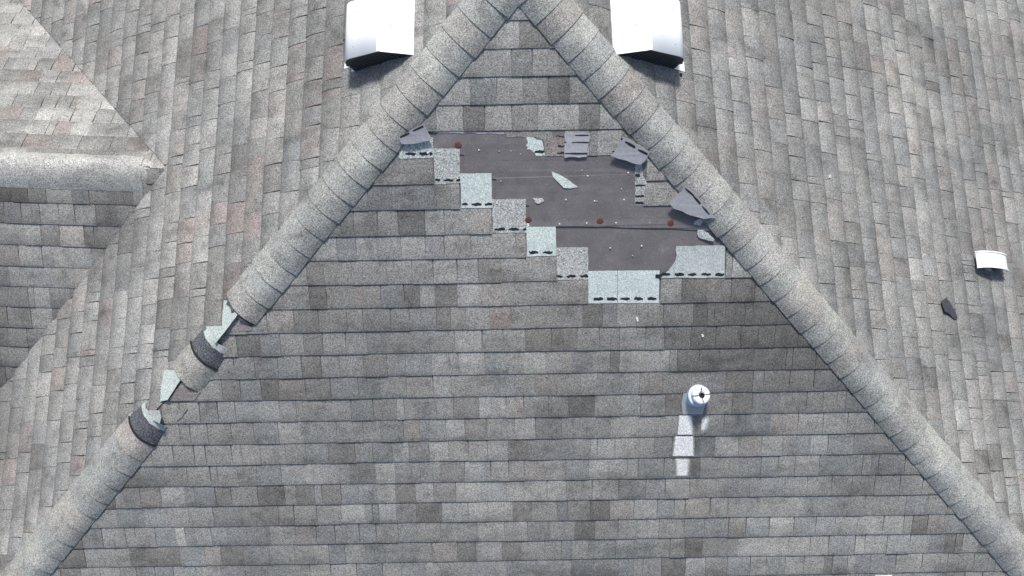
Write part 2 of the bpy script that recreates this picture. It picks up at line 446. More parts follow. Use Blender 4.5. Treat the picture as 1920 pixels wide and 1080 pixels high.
def dash_mesh(S, xs, y, h, parent, wpx=5.2, seed=1, name='sealant_strip', slope=0.0):
    r = random.Random(seed); av, af = [], []
    for xa, xb in xs:
        k = max(3, int((xb - xa) / 3)); topp, bot = [], []
        big = r.random() < .5
        for i in range(k + 1):
            f = i / k; e = math.sin(math.pi * min(1, max(0, .12 + f * .82))) ** .5
            if big: e *= .55 + .6 * f
            x = xa + (xb - xa) * f; c = y + (x - xs[0][0]) * slope + r.uniform(-.9, .9)
            topp.append((x, c - wpx / 2 * e - r.uniform(-.6, 1.1))); bot.append((x, c + wpx / 2 * e + r.uniform(0, .5)))
        poly = px_poly(S, topp + bot[::-1], h)
        vs_, fs = slab(S, poly, lambda s, t: h + .0011, h - .0006)
        o = len(av); av += vs_; af += [[i + o for i in f] for f in fs]
    return mesh(name, av, af, M_TAR, parent)
def headlap(pts, c, m, h, label, dashes, dy, seed, rough=.35):
    o = flatpiece('shingle', front, rag(pts, rough, seed, step=9), h, m, FR, tint=c, label=label)
    if dashes: dash_mesh(front, dashes, dy, h, o, seed=seed)
    return o
headlap([(748, 262), (812, 258), (812.5, 296.5), (748, 297.5)], PALE, M_SALT, .0050, 'pale speckled strip under the torn tab at the left end', [(760, 779), (786, 804), (805, 811)], 288.5, 11)
headlap([(812, 278.5), (861.5, 278), (863.5, 343), (816, 346)], (.46, .47, .455), M_SALT, .0045, 'speckled exposed strip, first step down from the left', [(816, 825), (832, 850), (855, 863)], 337.5, 12)
headlap([(863, 325.5), (921.5, 325), (923, 389.5), (865, 390)], MINT, M_MINT, .0050, 'pale green exposed strip, second step down', [(866, 877), (884, 903), (909, 923)], 383, 13)
headlap([(923, 373.5), (985.8, 373), (986.8, 436), (924, 437.5)], (.44, .44, .43), M_SALT, .0045, 'speckled exposed strip in the middle of the staircase', [(927, 947), (953, 973), (980, 987)], 430, 14)
headlap([(987, 419), (1042, 418), (1043, 479.5), (988, 481)], MINT, M_MINT, .0050, 'pale green exposed strip right of the speckled middle one', [(992, 1009), (1018, 1036)], 473, 15)
headlap([(1043, 464.5), (1102.8, 464), (1103, 524), (1044, 525)], (.45, .45, .44), M_SALT, .0045, 'speckled exposed strip above the lowest green pair', [(1044, 1055), (1063, 1079), (1088, 1103)], 518, 16)
headlap([(1103, 508.5), (1157.5, 508), (1157.5, 568.5), (1103.5, 569)], MINT, M_MINT, .0050, 'left one of the lowest pale green pair', [(1113, 1131), (1138, 1157)], 560.5, 17)
headlap([(1158.3, 508), (1237, 507.5), (1236, 520), (1235.5, 568), (1158.3, 568.5)], MINT, M_MINT, .0050, 'right one of the lowest pale green pair', [(1163, 1181), (1189, 1206), (1214, 1231)], 560, 18)
headlap([(1268, 461.5), (1330, 461), (1360, 460.5), (1358.5, 520.5), (1238, 521.5), (1243, 516), (1252, 509), (1258, 501), (1266, 490), (1269, 478), (1267, 470)], PALE, M_MINT, .0062, 'pale strip with a torn left edge at the right end', [(1240, 1257), (1265, 1283), (1289, 1306), (1315, 1333), (1341, 1358)], 514.5, 19, rough=.8)
dash_mesh(front, [(1229, 1241)], 518, .0062, FR, 7, 20)

# right hand remains, straight cut strips with tar ends
o = flatpiece('shingle', front, rag([(1190.5, 309), (1203, 309), (1206, 330), (1212, 339), (1211, 385), (1190.5, 385.5)], .4, 31), .0052, M_SALT, FR, tint=(.42, .42, .41), label='narrow cut strip on the right of the bare patch')
dash_mesh(front, [(1190.8, 1200)], 329, .0052, o, 6, 32)
for i, (y, a, b, wd) in enumerate(((348, 1191, 1210, 2.2), (367.5, 1191, 1211, 3.6), (380.5, 1191, 1211, 4))): dash_mesh(front, [(a, b)], y, .0052, o, wd, 33 + i)
# row five remains: torn scraps hanging below the fourth course
flatpiece('shingle_scrap', front, rag([(812, 246), (870, 246), (945, 247), (946, 252), (918, 250), (900, 251.5), (884, 249), (858, 250), (838, 248.5), (812, 249)], .9, 40, step=4), .0042, M_BACK, FR)
flatpiece('shingle_scrap', front, rag([(944, 246), (1036, 246), (1036, 260), (1022, 262), (1010, 258), (985, 257.5), (975, 256), (950, 257.5), (947, 251)], .6, 41, step=4), .0052, M_SH, FR, tint=TONE['m'])
o = flatpiece('shingle', front, rag([(986, 258), (1000, 258), (1008, 263), (1016, 264), (1020, 276), (1022, 292), (1005, 292.5), (1000, 285), (993, 280), (986, 273), (990, 268)], 1.0, 42, step=4), .0058, M_MINT, FR, tint=MINT, label='torn pale green scrap at the top of the bare patch')
dash_mesh(front, [(1002, 1021)], 284.3, .0058, o, 5.5, 43)
o = flatpiece('shingle', front, rag([(1020, 262), (1037, 255), (1058, 254.5), (1058, 293), (1022, 292.5)], .4, 44), .0064, M_SH, FR, tint=(.30, .26, .24), label='brownish cut tab with tar marks at the top')
for i, (y, a, b) in enumerate(((255.5, 1037, 1057), (274, 1046, 1057.5), (287, 1044, 1057.5))): dash_mesh(front, [(a, b)], y, .0064, o, 3.4 if i else 1.2, 45 + i)

# ------------------------------------------------------------------ cap nails, nails, specks
def disc(name, S, px, py, r, h0, h1, m, parent, k=12, rim=.0, label=None):
    s, t = on(S, px, py, h0); vs_, fs = [], []
    rr = random.Random(int(px * 7 + py))
    for i in range(k):
        a = 2 * math.pi * i / k; q = r * (1 + rr.uniform(-rim, rim))
        vs_.append(S.P(s + q * math.cos(a), t + q * math.sin(a), h0))
    for i in range(k):
        a = 2 * math.pi * i / k
        vs_.append(S.P(s + r * .72 * math.cos(a), t + r * .72 * math.sin(a), h1))
    vs_.append(S.P(s, t, h1 * 1.0 + .0006))
    for i in range(k):
        j = (i + 1) % k; fs.append([i, j, k + j, k + i]); fs.append([k + i, k + j, 2 * k])
    return mesh(name, vs_, fs, m, parent, label=label)
for (x, y) in ((859, 272.5), (991, 412), (1125, 414.5), (1257.5, 418.5)):
    o = disc('cap_nail', front, x, y, .0185, .0052, .0075, M_RUST, FR, 14, .1)
    disc('nail_head', front, x, y, .0035, .0076, .0088, M_RUST, o, 6)
nails = [(898, 281.5, 0), (936, 283.5, 1), (958, 283, 2), (976, 288.8, 2), (1102, 330, 0), (1061, 374.5, 0), (1115, 377, 0), (1170, 374.5, 0), (1049, 420, 0), (1100, 418.5, 0), (1155, 418, 0), (1144, 465, 0), (1203, 461, 0),
         (1178, 324, 0), (1091, 319, 2), (939, 340, 1), (1218, 418, 1), (1165, 354, 2), (1186, 479, 2), (1119, 377, 2), (822, 284.5, 0), (869, 330.5, 0), (932, 381.5, 0), (991.5, 423, 0), (1049, 469, 0), (1090, 471, 0), (1107, 513, 0), (1156, 514.5, 0), (977, 428, 0), (802, 287, 0), (990, 279, 0), (1205, 515, 2)]
for i, (x, y, k) in enumerate(nails):
    disc('roofing_nail', front, x, y, (.0052, .0045, .0028)[k], .0048, .0078, M_NAIL if k != 1 else M_ALU, FR, 8)

rg = random.Random(9); av, af = [], []
for i in range(150):
    x, y = rg.uniform(815, 1340), rg.uniform(250, 505)
    if not (y < 430 and 880 < x < 1185 or 1060 < x < 1250 and y > 430 or y < 350 and 870 < x < 1190 or 1190 < x < 1300 and 385 < y < 455): continue
    s_, t_ = on(front, x, y, .006); r_ = rg.uniform(.0009, .0026); o = len(av); a0 = rg.uniform(0, 6)
    av += [front.P(s_ + r_ * math.cos(a0 + k * 2.09), t_ + r_ * math.sin(a0 + k * 2.09), .0062) for k in range(3)] + [front.P(s_, t_, .0082)]
    af += [[o, o + 1, o + 3], [o + 1, o + 2, o + 3], [o + 2, o, o + 3]]
mesh('loose_grit', av, af, M_MINT, FR, tint=(.5, .5, .48), kind='stuff')

# ------------------------------------------------------------------ loose and torn pieces (things)
def curled(name, S, pts, h0, axis, amp, m, tint=None, th=.003, lift=0.0, label=None, cat=None, group=None, step=7, rough=.6, seed=5, dashes=None):
    """a torn piece lying on slope S, its outline from the picture, bent up along one edge"""
    poly = px_poly(S, rag(pts, rough, seed, step=step), h0)
    ax = px_poly(S, axis, h0); a0, a1 = ax; dx, dy = a1[0] - a0[0], a1[1] - a0[1]; L_ = math.hypot(dx, dy); nx, ny = -dy / L_, dx / L_
    ds = [nx * (s - a0[0]) + ny * (t - a0[1]) for s, t in poly]; mx = max(ds, key=abs)
    sg = 1 if mx > 0 else -1; mx = abs(mx)
    hf = lambda s, t: h0 + lift + amp * max(0, sg * (nx * (s - a0[0]) + ny * (t - a0[1])) / mx) ** 1.6 + .0012 * noise.noise(V((s * 25, t * 25, 3)))
    vs_, fs = slab(S, poly, hf, lambda s, t: hf(s, t) - th, strip_cuts(poly, 7))
    n = len(vs_)
    # close the underside
    fs2 = list(fs)
    o = mesh(name, vs_, fs2, m, tint=tint)
    tag(o, label, cat, group)
    if dashes:
        for i, (q, wd) in enumerate(dashes):
            (xa, ya), (xb, yb) = q; k = 9; rr = random.Random(seed + i); L2 = math.hypot(xb - xa, yb - ya); ux, uy = (xb - xa) / L2, (yb - ya) / L2
            A, B = [], []
            for j in range(k + 1):
                f = j / k; e = math.sin(math.pi * (.1 + .8 * f)) ** .4 * (.75 + .35 * f) * wd / 2 * (1 + rr.uniform(-.15, .15))
                A.append((xa + (xb - xa) * f - uy * e, ya + (yb - ya) * f + ux * e)); B.append((xa + (xb - xa) * f + uy * e, ya + (yb - ya) * f - ux * e))
            pl = px_poly(S, A + B[::-1], h0 + lift)
            v3, f3 = slab(S, pl, lambda s, t: hf(s, t) + .0012, lambda s, t: hf(s, t) - .0008)
            mesh('sealant_dash', v3, f3, M_TAR, o)
    return o
curled('torn_shingle', front, [(748, 257), (770, 243), (795, 227.5), (798, 233), (804, 248), (810, 258), (806, 262), (790, 265), (773, 268.5), (753, 268)], .0075, [(773, 268), (810, 259)], .012, M_BACK,
       label='torn grey-violet shingle tab folded over the left hip caps above the staircase', cat='torn shingle', group='torn shingle tabs folded back', seed=51, lift=.022, dashes=[(((750, 257), (768, 249)), 4), (((774, 245), (794, 236)), 4)])
curled('torn_shingle', front, [(1058, 251), (1080, 249.5), (1105.5, 250), (1105, 264), (1101, 281), (1100, 294), (1085, 295), (1070, 294), (1058.5, 295.5)], .0100, [(1058, 251), (1105, 250)], .006, M_BACK,
       label='small square flipped tab with three black tar stripes at the top of the bare patch', cat='torn shingle', group='torn shingle tabs folded back', seed=52, dashes=[(((1078, 253.7), (1104, 253.5)), 2.6), (((1072, 267), (1104, 267)), 2.8), (((1058.5, 266.5), (1062, 266.5)), 2.4), (((1058.5, 287.5), (1101, 287.5)), 3.4)])
curled('torn_shingle', front, [(1168, 254), (1183, 261), (1200, 271), (1217, 283), (1213, 292), (1208, 300), (1200, 307), (1190, 305), (1165, 297), (1144, 290), (1152, 282), (1158, 268)], .0095, [(1200, 307), (1144, 290)], .010, M_BACK,
       label='upturned grey-violet tab leaning on the right hip beside the topmost row', cat='torn shingle', group='torn shingle tabs folded back', seed=53, lift=.024, dashes=[(((1172, 265), (1191, 276)), 5), (((1196, 280), (1214, 289)), 5), (((1163, 261), (1167, 259)), 3.5), (((1148, 285), (1152, 283)), 3)])
curled('torn_shingle', front, [(1283, 346), (1292, 351), (1313, 373), (1340, 404), (1318, 407), (1303, 403), (1292, 400), (1278, 393), (1262, 388), (1253, 377), (1262, 367), (1275, 356)], .0095, [(1318, 407), (1253, 378)], .010, M_BACK,
       label='larger grey-violet tab folded over the right hip caps below the smaller one', cat='torn shingle', group='torn shingle tabs folded back', seed=54, lift=.034, dashes=[(((1284, 352), (1300, 366)), 4), (((1299, 366), (1313, 382)), 4.6), (((1316, 386), (1330, 402)), 3.6)])
curled('shingle_shard', front, [(1034.5, 322), (1048, 327), (1060, 334), (1073, 343), (1084.5, 351), (1070, 353), (1057, 352), (1048, 343), (1037, 332)], .0062, [(1034, 322), (1084, 352)], .004, M_MINT, tint=MINT,
       label='long pale green shard lying alone on the bare felt', cat='shingle shard', seed=61, rough=.8)
curled('shingle_shard', front, [(998, 372.5), (1010, 371.5), (1018, 372), (1020, 377), (1013, 381), (1007, 381.5)], .0062, [(998, 372), (1018, 372)], .003, M_SALT, tint=(.5, .48, .47),
       label='small speckled shard on the felt beside the third step', cat='shingle shard', seed=62, step=4)
curled('shingle_shard', front, [(1303, 415), (1312, 409), (1318, 416), (1312, 424), (1309, 422), (1300, 421)], .0062, [(1303, 415), (1312, 424)], .003, M_MINT, tint=PALE,
       label='crumpled pale scrap under the right hip caps, just above the felt seam', cat='shingle shard', seed=63, step=4)
curled('shingle_shard', front, [(1308, 431), (1318, 431), (1328, 437), (1340, 449), (1334, 451.5), (1322, 449), (1311, 446), (1308, 441)], .0075, [(1308, 431), (1311, 446)], .010, M_SH, tint=PALE,
       label='curled pale scrap under the right hip caps, just below the felt seam', cat='shingle shard', seed=64, step=4)
curled('shingle_shard', right, [(1774.5, 558), (1781, 566), (1789, 580), (1796, 597), (1790, 598.5), (1780, 590), (1769, 584), (1763, 567)], .020, [(1774, 558), (1794, 598)], .010, M_SLATE,
       label='dark slate-coloured scrap lying on the right slope below the white hood vent', cat='shingle shard', seed=65, step=6)
curled('shingle_shard', front, [(1193, 594), (1196, 595), (1197.5, 602), (1195, 603.5), (1193, 600)], .0145, [(1193, 594), (1195, 603)], .002, M_MINT, tint=(.75, .77, .76),
       label='tiny white chip on the shingles below the lowest green strips', cat='shingle shard', seed=66, step=9, rough=.1)
curled('shingle_shard', front, [(1315, 626.5), (1319, 627.5), (1319.5, 631.5), (1316, 632)], .0145, [(1315, 627), (1316, 632)], .001, M_MINT, tint=(.8, .82, .82),
       label='tiny white dot of debris above and right of the plumbing pipe', cat='shingle shard', seed=67, step=9, rough=.1)
curled('shingle_shard', right, [(1553, 328), (1558, 327), (1559, 333), (1554, 334)], .014, [(1553, 328), (1558, 333)], .001, M_MINT, tint=(.5, .5, .48),
       label='tiny pale chip on the right slope, level with the folded tabs', cat='shingle shard', seed=68, step=9, rough=.1)

# ------------------------------------------------------------------ hip and ridge caps
CAPT = [(.345, .347, .328), (.325, .328, .314), (.362, .362, .340), (.310, .314, .303), (.340, .330, .312), (.332, .334, .318)]
def cap_section(u, O, S1, S2, a0, a1, w0, w1, h0, h1, m, parent, tint=None, lift=.016, name='cap_shingle', label=None, na=4, jag0=None, jag1=None, th=.004, nw=12, wide2=1.16):
    """a bent cap over the edge between slopes S1 and S2, from a0 to a1 along direction u"""
    e1 = (S1.n.cross(u)).normalized(); e1 = e1 if e1.dot(S1.n.cross(u)) and (e1.z < 0) else -e1
    e2 = (S2.n.cross(u)).normalized(); e2 = e2 if e2.z < 0 else -e2
    mid = (S1.n + S2.n).normalized()
    vs_, fs = [], []
    for i in range(na + 1):
        fa = i / na
        for j in range(nw + 1):
            fw = j / nw
            s0 = a0 + (jag0(fw) if jag0 else 0); s1 = a1 + (jag1(fw) if jag1 else 0)
            a = s0 + (s1 - s0) * fa
            w_ = w0 + (w1 - w0) * fa; h = h0 + (h1 - h0) * fa
            E1 = e1 * w_ + S1.n * (h + .001); E2 = e2 * (w_ * wide2) + S2.n * (h + .001)
            C = mid * (2 * (lift + h)) - (E1 + E2) * .5
            P = E1 * (1 - fw) ** 2 + C * 2 * fw * (1 - fw) + E2 * fw ** 2
            vs_.append(O + u * a + P)
    k = (na + 1) * (nw + 1)
    flip = u.dot(e2.cross(e1)) < 0
    for i in range(na):
        for j in range(nw):
            a = i * (nw + 1) + j; f = [a, a + 1, a + nw + 2, a + nw + 1]; fs.append(f)
    if flip: fs = [f[::-1] for f in fs]
    def wall(idx):
        q = len(vs_)
        vs_.extend([vs_[a] for a in idx] + [vs_[a] - mid * th for a in idx]); L_ = len(idx)
        for j in range(L_ - 1): fs.append([q + j, q + j + 1, q + L_ + j + 1, q + L_ + j])
    wall([j for j in range(nw + 1)][::-1]); wall([na * (nw + 1) + j for j in range(nw + 1)])
    wall([i * (nw + 1) for i in range(na + 1)]); wall([i * (nw + 1) + nw for i in range(na + 1)][::-1])
    o = mesh(name, vs_, fs, m, parent, tint=tint, label=label)
    o.data.polygons.foreach_set('use_smooth', [i < na * nw for i in range(len(o.data.polygons))])
    # orient outward
    n0 = o.data.polygons[0].normal
    return o
def cap_run(u, O, S1, S2, butts, parent, w=.122, step=.1285, lift=.016, nw=12, steph=.0056, wide2=1.16):
    for k, a in enumerate(butts):
        c = random.choice(CAPT); j = random.uniform(.93, 1.07); c = tuple(x * j for x in c)
        if random.random() < .14: c = (c[0] * 1.03, c[1] * .985, c[2] * .96)
        dw = random.uniform(-.002, .003); sk = random.uniform(-.003, .003)
        cap_section(u, O, S1, S2, a - step - .02, a, w - .002 + dw, w + dw, .0095, .0095 + steph + random.uniform(0, .0015), M_CAP, parent, tint=c, lift=lift, jag0=None, jag1=lambda f, sk=sk: sk * (f - .5) * 2, nw=nw, wide2=wide2)
HL = empty('left_hip_ridge', V((0, 0, 0)), kind='structure', label='left hip line of the roof, curved ridge caps with a broken gap low on the left')
HR = empty('right_hip_ridge', V((0, 0, 0)), kind='structure', label='right hip line of the roof, an unbroken run of curved ridge caps')
lb = [.218 + .1305 * k for k in range(0, 18)]
cap_run(uL, V((0, 0, 0)), front, left, lb, HL, .122, .1305)
# broken lower end of that run: dark asphalt back of the last cap
rj = random.Random(3)
jags = [rj.uniform(-.006, .012) for _ in range(13)]
cap_section(uL, V((0, 0, 0)), front, left, 2.42, 2.462, .125, .122, .0050, .0042, M_DARK, HL, tint=(.085, .088, .10), jag1=lambda f: jags[min(12, int(f * 12))], label='dark torn lip under the last cap before the gap', lift=.014)
def loose(a_mint, a_dark, a_tar, a_end, lab, tint, hh=.006):
    cap_section(uL, V((0, 0, 0)), front, left, a_mint, a_dark + .01, .096, .102, hh - .001, hh - .001, M_MINT, HL, tint=(.46, .50, .485), label='pale green strip of the %s' % lab, lift=.013, jag0=lambda f: jags[int(f * 12)] * .5)
    cap_section(uL, V((0, 0, 0)), front, left, a_dark, a_tar + .004, .100, .117, hh, hh + .001, M_DARK, HL, tint=(.085, .088, .10), label='dark bare band of the %s' % lab, lift=.014, jag0=lambda f: jags[12 - int(f * 12)] * .3)
    cap_section(uL, V((0, 0, 0)), front, left, a_tar - .004, a_tar + .008, .118, .120, hh + .003, hh + .004, M_TAR, HL, label='black tar line of the %s' % lab, lift=.017, name='sealant_strip')
loose(2.665, 2.705, 2.815, 3.0, 'loose upper cap', None)
cap_section(uL, V((0, 0, 0)), front, left, 2.815, 3.0, .118, .122, .0055, .0085, M_CAP, HL, tint=(.315, .305, .285), label='loose upper cap standing alone in the gap', jag1=lambda f: jags[int(f * 12)] * .4)
loose(3.31, 3.345, 3.462, 3.6, 'lower cap below the gap', None, .0135)
lb2 = [3.60 + .1305 * k for k in range(0, 22)]
cap_run(uL, V((0, 0, 0)), front, left, lb2, HL, .122, .1305, wide2=1.26)
rb = [.020 + .1265 * k for k in range(0, 28)] 
rb = []; a = .018
while a < 6.5:
    rb.append(a); a += .1265 if a < 1.2 else .1285
cap_run(uR, V((0, 0, 0)), front, right, rb, HR, .118, .1285, steph=.0056)
# gable ridge and main ridge
GR = empty('gable_ridge', GE.copy(), kind='structure', label='horizontal ridge of the cross gable at the left edge')
gb = [.16 * k + .02 for k in range(0, 26)]
def gcap():
    for k in range(24):
        a1 = 3.4 - .0 - k * .14; a0 = a1 - .165
        c = (.40, .395, .375); j = random.uniform(.95, 1.05)
        cap_section(-rd, GE, glo, gup, max(a0, -.02), max(a1, .03), .150 if a0 > .05 else .09, .152, .006 if a0 > .05 else -.035, .0085, M_CAP, GR, tint=tuple(x * j for x in c), lift=.009, wide2=.72) if a1 > .12 else None
gcap()
MR = empty('main_ridge', V((0, 0, 0)), kind='structure', label='main ridge beyond the meeting of the two hips')
for k in range(18):
    cap_section(V((0, 1, 0)), V((0, 0, 0)), right, left, k * .13 - .01, k * .13 + .15, .12, .122, .010, .0075, M_CAP, MR, tint=random.choice(CAPT), lift=.016)

# exposed pale patches on the left slope where the hip caps are gone
def lpatch(pts, tint, m, label, h=.0195, seed=70):
    tint = tuple(x * .74 for x in tint)
    return flatpiece('shingle', left, rag(pts, .35, seed, step=6), h, m, LS, tint=tint, label=label)
lpatch([(420, 563), (430, 564), (436, 580), (445, 590), (430, 611), (404, 644), (394, 632), (386, 612), (416, 611), (417, 590)], MINT, M_MINT, 'upper pale green patch in the gap of the left hip', seed=71)
lpatch([(308, 693.5), (347, 695), (341, 708), (328, 728), (314, 750), (300, 753), (302, 725)], MINT, M_MINT, 'larger pale green patch in the gap of the left hip', seed=72)
lpatch([(276, 770), (298, 769), (302, 782), (299, 794), (287, 788)], PALE, M_MINT, 'lowest small pale patch in the gap of the left hip', seed=73)
flatpiece('shingle', front, rag([(445, 591), (472, 616), (471, 620), (424, 623), (432, 610)], .3, 74), .0140, M_SH, FR, tint=(.29, .27, .26))
flatpiece('shingle', front, rag([(330, 730), (362, 728), (376, 735), (364, 751), (314, 752)], .3, 75), .0140, M_SH, FR, tint=(.25, .225, .21))
flatpiece('shingle', front, rag([(335, 770), (352, 766), (342, 781), (331, 790), (327, 780)], .6, 76), .0140, M_SH, FR, tint=(.30, .29, .275))

# ------------------------------------------------------------------ wash stains below the pipe, painted sun glare by the hood vent
def stain(S, pts, h, tint, soft=(1, 1, 1, 1), parent=None, n=10, m=M_STAIN_GLARE, a=1.0):
    """bilinear sheet between four picture corners (tl, tr, br, bl); soft = fade width at top, right, bottom, left"""
    tl, tr, br, bl = [V((*p, 0)) for p in pts]; vs_, fs, fd = [], [], []
    for i in range(n + 1):
        for j in range(n + 1):
            u, v = j / n, i / n
            p = (tl * (1 - u) + tr * u) * (1 - v) + (bl * (1 - u) + br * u) * v
            s, t = on(S, p.x, p.y, h); vs_.append(S.P(s, t, h))
            e = [v, 1 - u, 1 - v, u]; k = 1.0
            for x, w_ in zip(e, soft):
                if w_ > 0: k *= min(1, (x + .01) / w_)
            fd.append(k * a)
    for i in range(n):
        for j in range(n):
            q = i * (n + 1) + j; fs.append([q, q + 1, q + n + 2, q + n + 1])
    return mesh('mineral_stain_and_glare', vs_, fs, m, parent, tint=tint, fade=fd)
W = (.86, .85, .84)
stain(front, [(1272, 779), (1299, 779), (1302, 815), (1268.5, 815)], .0140, W, (0, .15, 0, .08), FR)
stain(front, [(1314, 780), (1340, 778), (1328, 814), (1312, 814)], .0140, W, (.2, .6, .3, .15), FR)
stain(front, [(1264, 818), (1302, 818), (1303, 855), (1259, 855)], .0140, W, (0, .1, 0, .08), FR)
stain(front, [(1263, 858), (1298, 858), (1294, 894), (1265, 894)], .0140, (.80, .79, .77), (.1, .25, .05, .2), FR)
stain(front, [(1262, 898), (1290, 897), (1290, 932), (1258, 934)], .0140, (.40, .395, .38), (.2, .3, .3, .3), FR, a=.7)
stain(front, [(1303, 779), (1312, 779), (1311, 815), (1303, 816)], .0141, (.20, .195, .19), (.1, .3, .3, .2), FR, a=.8)
stain(front, [(1303, 818), (1318, 818), (1318, 856), (1304, 856)], .0141, (.19, .185, .18), (.1, .5, .3, .2), FR, a=.7)
stain(front, [(1298, 859), (1312, 859), (1309, 894), (1294, 894)], .0141, (.19, .185, .18), (.2, .5, .2, .3), FR, a=.7)
stain(right, [(1890, 466), (1975, 470), (1975, 545), (1862, 530)], .0205, (.44, .41, .395), (.4, .3, .45, .5), RS, a=.75)  # sunlight thrown back by the metal hood, painted as a pale sheet

# ------------------------------------------------------------------ ventilators
def extrude_profile(S, prof, t0, t1, name, m, parent, smooth=False, closed=True, label=None):
    n = len(prof); vs_ = [S.P(s, t0, h) for s, h in prof] + [S.P(s, t1, h) for s, h in prof]; fs = []
    for i in range(n if closed else n - 1):
        j = (i + 1) % n; fs.append([i, j, n + j, n + i])
    if closed: fs += [list(range(n))[::-1], list(range(n, 2 * n))]
    return mesh(name, vs_, fs, m, parent, smooth=smooth, label=label)
def lathe(P0, ax, rings, name, m, parent, k=24, smooth=True, cap=False, phase=0):
    ax = ax.normalized(); e = ax.orthogonal().normalized(); f = ax.cross(e); vs_, fs = [], []
    for z, r in rings:
        for i in range(k):
            a = 2 * math.pi * i / k + phase; vs_.append(P0 + ax * z + (e * math.cos(a) + f * math.sin(a)) * r)
    for q in range(len(rings) - 1):
        for i in range(k):
            j = (i + 1) % k; fs.append([q * k + i, q * k + j, (q + 1) * k + j, (q + 1) * k + i])
    if cap: fs.append([(len(rings) - 1) * k + i for i in range(k)])
    o = mesh(name, vs_, fs, m, parent); o.data.polygons.foreach_set('use_smooth', [smooth and len(p.vertices) == 4 for p in o.data.polygons])
    return o
def box_vent(S, s1, tf, ydir, label, L_=.325, lipk=1.0, flange_hole=False):
    """slant-backed box vent: s1 = downslope foot of the louvred side, tf = its near side"""
    tb = tf + ydir * L_
    root = empty('roof_vent', S.P(s1 - .2, (tf + tb) / 2), label, 'roof vent', group='white roof vents beside the ridge')
    # flange plate
    a, b = sorted((tf + ydir * .004, tb + ydir * .06)); 
    sm = [(s1 - .40, a), (s1 + .075, a), (s1 + .075, b), (s1 - .40, b)]
    vs_, fs = slab(S, sm, lambda s, t: .0125, .0105); mesh('flange', vs_, fs, M_WHITE, root)
    body = [(-.395, .004), (-.275, .132), (-.085, .146), (-.045, .118), (-.020, .085), (.0, .004)]
    body = [(s1 + s, h) for s, h in body]
    ins = ydir * .004
    bo = extrude_profile(S, body, tf + ins, tb - ins, 'vent_body', M_BLACK, root)
    # frame band that follows the hood along each open side, and the upright louvre slats
    for tt, dr in ((tf, 1), (tb, -1)):
        band = [(-.396, .003), (-.278, .140), (-.075, .153), (-.040, .128), (-.012, .090), (-.022, .076), (-.055, .100), (-.095, .118), (-.268, .106), (-.36, .003)]
        extrude_profile(S, [(s1 + s, h) for s, h in band], tt + ydir * dr * -.001, tt + ydir * dr * .010, 'hood_rim', M_BLACK, root)
        for k in range(15):
            sa = s1 - .345 + k * .0235
            top = min(.10, .003 + (sa - (s1 - .36)) * 1.05, .002 + (s1 - .002 - sa) * 2.6)
            if top < .015: continue
            pr = [(sa, .004), (sa + .0045, .004), (sa + .0045 + top * .1, top), (sa + top * .1, top)]
            extrude_profile(S, pr, tt + ydir * dr * .0015, tt + ydir * dr * .006, 'louvre_slat', M_LOUV, root)
    # white hood: bent sheet with rounded nose
    top = [(-.416, .006), (-.350, .076), (-.285, .143), (-.275, .147), (-.200, .152), (-.130, .158), (-.090, .160), (-.068, .156), (-.048, .144), (-.034, .126), (-.026, .108)]
    th_ = .004
    prof = [(s1 + s, h) for s, h in top] + [(s1 + s - .003, h - th_) for s, h in top[::-1]]
    ho = extrude_profile(S, prof, tf - ydir * .004, tb + ydir * .004, 'vent_hood', M_WHITE, root)
    sd_ = [i for i, pl in enumerate(ho.data.polygons) if len(pl.vertices) == 4]
    ho.data.polygons.foreach_set('use_smooth', [(len(pl.vertices) == 4 and 3 <= i < 10) for i, pl in enumerate(ho.data.polygons)])
    for k_, (a_, b_) in enumerate(((.06, -.12), (.26, -.12), (.15, -.33))):
        tq = tf + ydir * a_; hq = .160 if b_ > -.3 else .10
        lathe(S.P(s1 + b_, tq, hq - .004), S.n, [(0, .0045), (.003, .0045), (.0042, .002)], 'screw', M_ALU, root, 8, cap=True)
    extrude_profile(S, [(s1 - .292, .1395), (s1 - .285, .1475), (s1 - .277, .1505), (s1 - .272, .1490), (s1 - .280, .1420)], tf - ydir * .004, tb + ydir * .004, 'folded_seam', M_WHITE, root)
    if flange_hole:
        x, y = 1277, 140
        disc('bolt_head', S, x, y, .011, .0126, .016, M_HOLE, root, 8, .15)
    return root
M_LOUV = simple('louvre_plastic', (.085, .093, .115), .4)
yl = 1 if left.c.y > 0 else -1; yr = 1 if right.c.y > 0 else -1
s_, t_ = on(left, 667, 136); box_vent(left, s_, t_, yl, 'white box vent with black louvres, left of the two beside the ridge')
s_, t_ = on(right, 1262, 132); box_vent(right, s_, t_, yr, 'white box vent with a screw in its exposed flange corner, right of the ridge', flange_hole=True)

# plumbing pipe with split collar
s_, t_ = on(front, 1303, 743); B = front.P(s_, t_)
pv = empty('plumbing_pipe', B, 'white plumbing pipe with blue shade painted on its wall and a split collar round its dark hole', 'vent pipe')
Z = V((0, 0, 1)); ax = (Z + V((.22, -.06, 0))).normalized()
poly = px_poly(front, [(1281, 738), (1318, 738), (1323, 757), (1317, 777), (1280, 777), (1278, 757)], .0135)
vs_, fs = slab(front, poly, lambda s, t: .0135, .010); mesh('flashing_apron', vs_, fs, M_ALU, pv)
lathe(B, ax, [(-.04, .060), (.0, .056), (.01, .0560), (.040, .0570), (.045, .0640), (.058, .0645), (.062, .061), (.060, .050)], 'boot_collar', M_COLLAR, pv, 32)
lathe(B, ax, [(.03, .0500), (.094, .0490), (.100, .048), (.103, .043), (.101, .040)], 'pipe_wall', M_COLLAR, pv, 32)
